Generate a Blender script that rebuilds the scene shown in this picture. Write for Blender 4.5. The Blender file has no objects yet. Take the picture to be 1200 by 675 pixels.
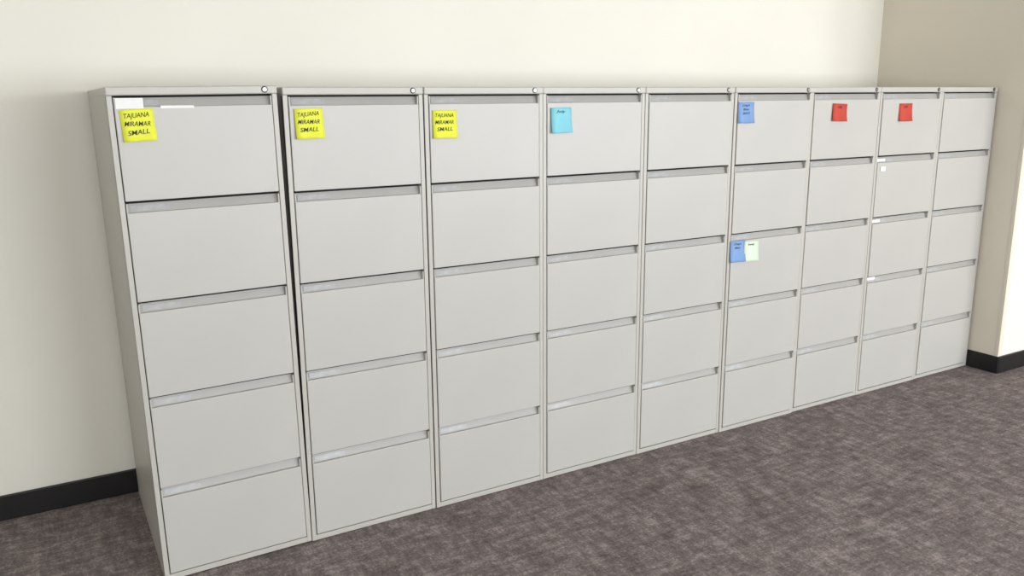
import bpy, bmesh, math, random
from mathutils import Vector, Matrix
random.seed(4)
S=bpy.context.scene
S.view_settings.view_transform='Standard'
S.view_settings.look='None'
def lin(c):
    return tuple(((v/255)/12.92 if v/255<=0.04045 else ((v/255+0.055)/1.055)**2.4) for v in c)+(1,)
def base_mat(name,rgb,rough=0.6,metal=0.0,spec=0.4):
    m=bpy.data.materials.new(name); m.use_nodes=True
    b=m.node_tree.nodes['Principled BSDF']
    b.inputs['Base Color'].default_value=lin(rgb); b.inputs['Roughness'].default_value=rough
    b.inputs['Metallic'].default_value=metal; b.inputs['Specular IOR Level'].default_value=spec
    return m
def N(m,t,**kw):
    n=m.node_tree.nodes.new(t)
    for k,v in kw.items(): setattr(n,k,v)
    return n
def L(m,a,b): m.node_tree.links.new(a,b)
def noisy(m,rgb1,rgb2,scale=5,detail=4,stretch=(1,1,1),bump=0,bscale=300,bdist=0.001):
    b=m.node_tree.nodes['Principled BSDF']
    tc=N(m,'ShaderNodeTexCoord'); mp=N(m,'ShaderNodeMapping'); mp.inputs['Scale'].default_value=stretch
    L(m,tc.outputs['Object'],mp.inputs['Vector'])
    n=N(m,'ShaderNodeTexNoise'); n.inputs['Scale'].default_value=scale; n.inputs['Detail'].default_value=detail
    L(m,mp.outputs[0],n.inputs['Vector'])
    r=N(m,'ShaderNodeValToRGB'); r.color_ramp.elements[0].position=.3; r.color_ramp.elements[1].position=.7
    r.color_ramp.elements[0].color=lin(rgb1); r.color_ramp.elements[1].color=lin(rgb2)
    L(m,n.outputs['Fac'],r.inputs['Fac']); L(m,r.outputs['Color'],b.inputs['Base Color'])
    if bump:
        n2=N(m,'ShaderNodeTexNoise'); n2.inputs['Scale'].default_value=bscale; n2.inputs['Detail'].default_value=2
        L(m,tc.outputs['Object'],n2.inputs['Vector'])
        bp=N(m,'ShaderNodeBump'); bp.inputs['Strength'].default_value=bump; bp.inputs['Distance'].default_value=bdist
        L(m,n2.outputs['Fac'],bp.inputs['Height']); L(m,bp.outputs[0],b.inputs['Normal'])
    return m
M={}
M['wall']=noisy(base_mat('wall_cream_paint',(232,228,218),.85,0,.2),(231,228,218),(235,232,222),1.5,2,bump=.15,bscale=180)
M['wall_tan']=noisy(base_mat('wall_tan_paint',(222,214,196),.85,0,.2),(220,213,197),(224,217,202),1.5,2,bump=.15,bscale=180)
M['wall_pink']=noisy(base_mat('wall_white_paint',(232,222,216),.85,0,.2),(229,219,215),(234,225,221),1.5,2,bump=.15,bscale=180)
M['ceil']=noisy(base_mat('ceiling_tile',(235,233,228),.9,0,.1),(230,228,223),(238,236,231),30,3,bump=.2,bscale=120)
M['base']=noisy(base_mat('baseboard_rubber',(24,22,22),.45),(20,18,19),(28,26,26),12,3)
M['steel']=noisy(base_mat('cabinet_painted_steel',(188,184,176),.38,0,.5),(181,178,171),(185,182,175),3,2,bump=.06,bscale=700,bdist=.0004)
M['panel']=noisy(base_mat('cabinet_drawer_paint',(186,183,177),.38,0,.5),(181,179,174),(186,184,179),2.2,2,bump=.06,bscale=700,bdist=.0004)
M['dark']=noisy(base_mat('cabinet_shade_and_lock_dark',(30,28,27),.8),(27,26,25),(34,32,31),10,2)  # near-black: shade painted into cabinet recesses, own tone on lock parts
M['pull']=noisy(base_mat('drawer_pull_paint',(168,166,162),.45),(162,160,156),(168,166,162),5,2)
M['label']=noisy(base_mat('label_plastic',(172,173,173),.35),(162,163,163),(176,177,177),40,2)
M['chrome']=noisy(base_mat('lock_metal',(150,148,145),.3,.9),(140,138,135),(160,158,155),60,2)
M['white']=noisy(base_mat('white_paper',(240,240,238),.7),(230,230,228),(238,238,236),20,2)
M['yellow']=noisy(base_mat('note_yellow',(226,230,62),.75),(222,226,62),(230,234,74),14,2)
M['cyan']=noisy(base_mat('note_cyan',(120,205,222),.75),(125,196,212),(134,206,220),14,2)
M['blue']=noisy(base_mat('note_blue',(118,158,210),.75),(116,150,198),(128,160,207),14,2)
M['pale']=noisy(base_mat('note_pale_green',(215,232,208),.75),(204,221,200),(214,230,208),14,2)
M['red']=noisy(base_mat('note_red',(190,66,50),.75),(182,62,48),(194,72,55),14,2)
M['ink']=noisy(base_mat('marker_ink',(40,42,40),.6),(36,38,40),(44,46,48),14,2)
M['frame']=noisy(base_mat('window_aluminium',(120,118,114),.4,.6),(115,113,109),(125,123,119),8,2)
# carpet
m=base_mat('carpet_mottled',(110,100,96),.98,0,.05); M['carpet']=m
b=m.node_tree.nodes['Principled BSDF']
tc=N(m,'ShaderNodeTexCoord')
def nz(scale,det,st,rough=.6):
    mp=N(m,'ShaderNodeMapping'); mp.inputs['Scale'].default_value=st; L(m,tc.outputs['Object'],mp.inputs['Vector'])
    n=N(m,'ShaderNodeTexNoise'); n.inputs['Scale'].default_value=scale; n.inputs['Detail'].default_value=det; n.inputs['Roughness'].default_value=rough
    L(m,mp.outputs[0],n.inputs['Vector']); return n.outputs['Fac']
def math_(op,a,bv):
    n=N(m,'ShaderNodeMath',operation=op)
    for i,v in enumerate((a,bv)):
        if isinstance(v,(int,float)): n.inputs[i].default_value=v
        else: L(m,v,n.inputs[i])
    return n.outputs[0]
a1=nz(9,8,(1,3.5,1),.8); a2=nz(9,8,(3.5,1,1),.8); a3=nz(4,4,(1,1,1)); a4=nz(120,2,(1,1,1))
s=math_('ADD',math_('MULTIPLY',a1,.35),math_('MULTIPLY',a2,.35))
s=math_('ADD',s,math_('MULTIPLY',a3,.10)); s=math_('ADD',s,math_('MULTIPLY',a4,.20))
r=N(m,'ShaderNodeValToRGB'); e=r.color_ramp.elements
e[0].position=.41; e[0].color=lin((88,81,81)); e[1].position=.59; e[1].color=lin((168,158,155))
k=e.new(.5); k.color=lin((122,113,111))
L(m,s,r.inputs['Fac']); L(m,r.outputs['Color'],b.inputs['Base Color'])
n2=N(m,'ShaderNodeTexNoise'); n2.inputs['Scale'].default_value=260; L(m,tc.outputs['Object'],n2.inputs['Vector'])
bp=N(m,'ShaderNodeBump'); bp.inputs['Strength'].default_value=.5; bp.inputs['Distance'].default_value=.004
L(m,n2.outputs['Fac'],bp.inputs['Height']); L(m,bp.outputs[0],b.inputs['Normal'])

def addbox(bm,x0,x1,y0,y1,z0,z1,mi=0,bev=0,seg=2):
    r=bmesh.ops.create_cube(bm,size=1)
    vs=r['verts']
    for v in vs:
        v.co=Vector(((x0+x1)/2+v.co.x*(x1-x0),(y0+y1)/2+v.co.y*(y1-y0),(z0+z1)/2+v.co.z*(z1-z0)))
    fs=list({f for v in vs for f in v.link_faces})
    for f in fs: f.material_index=mi
    if bev:
        es=list({e for v in vs for e in v.link_edges})
        r=bmesh.ops.bevel(bm,geom=es,offset=bev,segments=seg,affect='EDGES',profile=.5)
        for f in r['faces']: f.material_index=mi
def prism(bm,prof,x0,x1,mis):
    a=[bm.verts.new((x0,y,z)) for y,z in prof]; c=[bm.verts.new((x1,y,z)) for y,z in prof]
    n=len(prof)
    for i in range(n):
        j=(i+1)%n
        f=bm.faces.new((a[i],a[j],c[j],c[i])); f.material_index=mis[i]
    f=bm.faces.new(a[::-1]); f.material_index=0
    f=bm.faces.new(c); f.material_index=0
def mesh(name,bm,mats,smooth=False):
    bmesh.ops.recalc_face_normals(bm,faces=bm.faces)
    me=bpy.data.meshes.new(name); bm.to_mesh(me); bm.free()
    for mt in mats: me.materials.append(M[mt])
    if smooth:
        for p in me.polygons: p.use_smooth=True
    return me
def obj(name,me,parent=None,loc=(0,0,0)):
    o=bpy.data.objects.new(name,me); S.collection.objects.link(o); o.location=loc
    if parent: o.parent=parent
    return o
def boxobj(name,x0,x1,y0,y1,z0,z1,mt,bev=0):
    bm=bmesh.new(); addbox(bm,x0,x1,y0,y1,z0,z1,0,bev); return obj(name,mesh(name,bm,[mt]))

# ---------------- room ----------------
XL,XR,YB,YF,ZC=-2.6,8.5,.725,-6.5,2.75
CX,CY=4.37,-.16
boxobj('floor',XL-.1,XR+.1,YF-.1,YB+.1,-.1,0,'carpet')
boxobj('ceiling',XL-.1,XR+.1,YF-.1,YB+.1,ZC,ZC+.1,'ceil')
boxobj('wall_back',XL-.1,CX,YB,YB+.1,0,ZC,'wall')
boxobj('wall_left',XL-.1,XL,YF,YB,0,ZC,'wall')
boxobj('wall_right',XR,XR+.1,YF,CY,0,ZC,'wall_tan')
boxobj('wall_return',CX,CX+.12,CY+.012,YB+.1,0,ZC,'wall_tan')
boxobj('wall_side',CX+.0,XR+.1,CY,CY+.012,0,ZC,'wall_pink')
boxobj('trim_1',CX-.002,CX+.028,CY-.003,CY+.014,.1,ZC,'wall_tan',.001)
bh=.094
boxobj('baseboard_back',XL,CX-.001,YB-.012,YB-.001,0.001,bh,'base',.003)
boxobj('baseboard_return',CX-.011,CX-.003,CY-.012,YB-.013,0.001,bh,'base',.003)
boxobj('baseboard_side',CX-.002,XR,CY-.014,CY-.004,0.001,bh,'base',.003)
boxobj('baseboard_left',XL+.001,XL+.012,YF+.01,YB-.014,0.001,bh,'base',.003)
wins=[(-1.6,.6),(1.2,3.4),(4.0,6.2),(6.6,8.2)]
z0,z1=.6,2.2
bm=bmesh.new(); addbox(bm,XL,XR,YF-.1,YF,0,z0); addbox(bm,XL,XR,YF-.1,YF,z1,ZC)
xs=[XL]+[v for w in wins for v in w]+[XR]
for i in range(0,len(xs),2): addbox(bm,xs[i],xs[i+1],YF-.1,YF,z0,z1)
obj('wall_front',mesh('wall_front',bm,['wall']))
for i,(a,c) in enumerate(wins):
    bm=bmesh.new(); t=.04
    addbox(bm,a,a+t,YF-.09,YF-.03,z0,z1); addbox(bm,c-t,c,YF-.09,YF-.03,z0,z1)
    addbox(bm,a+t,c-t,YF-.09,YF-.03,z0,z0+t); addbox(bm,a+t,c-t,YF-.09,YF-.03,z1-t,z1)
    addbox(bm,(a+c)/2-.02,(a+c)/2+.02,YF-.09,YF-.03,z0+t,z1-t)
    obj('window_%d'%(i+1),mesh('window',bm,['frame']))

# ---------------- filing cabinets ----------------
H=1.5; W=.4585; DP=.695
tops=[1.475,1.183,.892,.601,.310]; bottoms=[1.183,.892,.601,.310,.022]
ST=.0155
def case_mesh():
    bm=bmesh.new(); w=W
    addbox(bm,0,.012,.001,DP,.002,H-.022,0,.0012)
    addbox(bm,w-.012,w,.001,DP,.002,H-.022,0,.0012)
    addbox(bm,.012,w-.012,DP-.01,DP,.01,H-.022,0)
    addbox(bm,.012,w-.012,.04,DP-.01,.01,.02,1)
    addbox(bm,0,ST-.0008,-.002,.02,.002,H-.024,0,.0015)
    addbox(bm,w-ST+.0008,w,-.002,.02,.002,H-.024,0,.0015)
    addbox(bm,-.001,w+.001,-.006,DP,H-.024,H,0,.004,3)
    addbox(bm,ST-.001,w-ST+.001,-.001,.018,.002,.020,0,.001)
    addbox(bm,.012,w-.012,.034,.038,.02,H-.024,1)
    return mesh('case',bm,['steel','dark'])
def drawer_mesh(h):
    bm=bmesh.new(); x0,x1=ST+.0015,W-ST-.0015
    ph=h-.030
    addbox(bm,x0,x1,-.005,.012,.003,ph,0,.0018,2)
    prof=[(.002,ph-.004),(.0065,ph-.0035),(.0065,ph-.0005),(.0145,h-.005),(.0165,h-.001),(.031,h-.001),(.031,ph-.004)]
    prism(bm,prof,x0+.001,x1-.001,[1,1,2,1,1,1,1])  # dark faces paint shade into the trough and under the drawer above
    addbox(bm,x0,x0+.004,-.003,.02,ph-.001,h-.004,0,.0008)
    addbox(bm,x1-.004,x1,-.003,.02,ph-.001,h-.004,0,.0008)
    return mesh('drawer',bm,['panel','dark','pull'])
def label_mesh():
    bm=bmesh.new(); addbox(bm,0,.105,-.0015,.0015,0,.017,0,.0008)
    return mesh('label_holder',bm,['label'])
def lock_mesh():
    bm=bmesh.new()
    def cyl(r,y0,y1,mi,seg=24):
        g=bmesh.ops.create_cone(bm,cap_ends=True,segments=seg,radius1=r,radius2=r*.93,depth=abs(y1-y0))
        mt=Matrix.Translation((0,(y0+y1)/2,0))@Matrix.Rotation(math.radians(90),4,'X')
        bmesh.ops.transform(bm,matrix=mt,verts=g['verts'])
        for f in {f for v in g['verts'] for f in v.link_faces}: f.material_index=mi
    cyl(.0095,0,-.0015,1); cyl(.0066,-.0015,-.0028,0)
    addbox(bm,-.0009,.0009,-.0033,-.0026,-.004,.004,1)
    return mesh('lock',bm,['chrome','dark'])
cm=case_mesh(); dms=[drawer_mesh(t-b_) for t,b_ in zip(tops,bottoms)]; lm=label_mesh(); km=lock_mesh()
X=[.213,.680,1.142,1.602,2.0615,2.521,2.980,3.4385,3.902]
yoff=[0,.003,.001,.002,0,-.004,.002,.0,.003]
for i,x in enumerate(X):
    e=bpy.data.objects.new('filing_cabinet',None); S.collection.objects.link(e)
    e.location=(x,yoff[i],0.0)
    if i==0: e.rotation_euler=(0,math.radians(-.55),0); e.scale=(1.012,1,1)
    obj('case',cm,e)
    for j in range(5):
        d=obj('drawer_%d'%(j+1),dms[j],e,(0,random.uniform(-.0012,.0012),bottoms[j]))
        l=obj('label_holder_%d'%(j+1),lm,e,(ST+.012,.0072,tops[j]-.0268)); l.rotation_euler=(math.radians(-18),0,0)
    obj('lock',km,e,(W-.036,-.006,H-.0115))

# ---------------- sticky notes ----------------
def note(mt,x0,x1,z0,z1,tilt=0,lines=None,size=.02,yo=0,curl=.007,y=-.0068):
    w=x1-x0; h=z1-z0
    bm=bmesh.new(); n=10; g=[]
    for a in range(n+1):
        t=a/n; row=[]
        for c in range(5):
            u=c/4
            row.append(bm.verts.new(((u-.5)*w,-curl*(t**2.4)*(1+.5*(u-.5)),-t*h)))
        g.append(row)
    for a in range(n):
        for c in range(4): bm.faces.new((g[a][c],g[a+1][c],g[a+1][c+1],g[a][c+1]))
    o=obj('sticky_note' ,mesh('sticky_note',bm,[mt],True),None,((x0+x1)/2,y+yo,z1))
    sm=o.modifiers.new('thickness','SOLIDIFY'); sm.thickness=.0004
    o.rotation_euler=(0,math.radians(tilt),0)
    if lines:
        for k,s in enumerate(lines):
            cu=bpy.data.curves.new('handwriting','FONT'); cu.body=s; cu.size=size; cu.shear=.25; cu.offset=.0001
            cu.align_x='CENTER'; cu.extrude=.0001
            cu.materials.append(M['ink'])
            t=bpy.data.objects.new('handwriting_%d'%(k+1),cu); S.collection.objects.link(t); t.parent=o
            zz=-(.95+k*1.25)*size-h*.06
            tt=min(1,-zz/h)
            t.location=(-.03*w,-curl*(tt**2.4)-.0012,zz)
            t.rotation_euler=(math.radians(90-4*tt*1.2),math.radians(random.uniform(-4,4)),0)
            t.scale=(w*.78/(max(5.5,len(s))*size*.62),1,1)
    return o
note('yellow',.227,.314,1.352,1.440,-3,['TAJUANA','MIRAMAR','SMALL'],.0185)
note('yellow',.710,.798,1.345,1.436,-1,['TAJUANA','MIRAMAR','SMALL'],.0185)
note('yellow',1.168,1.256,1.333,1.425,0,['TAJUANA','MIRAMAR','SMALL'],.018)
note('cyan',1.631,1.718,1.338,1.428,-1,['Judy'],.013)
note('blue',2.537,2.626,1.354,1.440,0,['Dept','files','2012'],.013,yo=-.003)
note('blue',2.530,2.617,.772,.863,0,['Dept','files'],.013,yo=-.003)
note('pale',2.611,2.695,.768,.855,1,['keep'],.013,yo=-.0045)
note('red',3.112,3.205,1.351,1.428,2,['HR'],.018)
note('red',3.572,3.667,1.342,1.425,0,['HR'],.018)
def plabel(x0,x1,z0,z1,y=-.0062):
    bm=bmesh.new(); addbox(bm,x0,x1,y-.0006,y,z0,z1,0,.0002); return obj('paper_label',mesh('paper_label',bm,['white']))
plabel(.220,.291,1.441,1.470); plabel(.335,.424,1.441,1.449)
plabel(3.476,3.512,1.113,1.134)
for z in (1.165,.876,.594): plabel(3.450,3.507,z-.007,z+.007,-.003)

# ---------------- lights ----------------
wd=bpy.data.worlds.new('sky'); S.world=wd; wd.use_nodes=True
bg=wd.node_tree.nodes['Background']; bg.inputs[0].default_value=(.75,.86,1,1); bg.inputs[1].default_value=1.0
def area(name,loc,rot,sx,sy,power,col):
    l=bpy.data.lights.new(name,'AREA'); l.shape='RECTANGLE'; l.size=sx; l.size_y=sy; l.energy=power; l.color=col
    o=bpy.data.objects.new(name,l); S.collection.objects.link(o); o.location=loc; o.rotation_euler=rot; return o
for i,(a,c) in enumerate(wins):
    area('window_daylight',((a+c)/2,YF+.03,(z0+z1)/2),(math.radians(90),0,0),c-a-.1,z1-z0-.1,[80,125,155,115][i],(.93,.965,1))
for x in (-.8,2.2,5.4):
    area('ceiling_light',(x,-4.0,ZC-.03),(0,0,0),1.2,.6,12,(1,.96,.88))

# ---------------- camera ----------------
f,pit,yaw,roll,h,D=973.34,.2212,.5204,.0093,1.4518,2.5611
fw=Vector((math.sin(yaw)*math.cos(pit),math.cos(yaw)*math.cos(pit),-math.sin(pit)))
r0=Vector((math.cos(yaw),-math.sin(yaw),0)); u0=r0.cross(fw)
c_,s_=math.cos(roll),math.sin(roll)
R=c_*r0-s_*u0; U=s_*r0+c_*u0
cd=bpy.data.cameras.new('camera'); co=bpy.data.objects.new('camera',cd); S.collection.objects.link(co)
mw=Matrix((R,U,-fw)).transposed().to_4x4(); mw.translation=Vector((0,-D,h)); co.matrix_world=mw
cd.sensor_width=36; cd.lens=f/1200*36; cd.clip_start=.05
S.camera=co
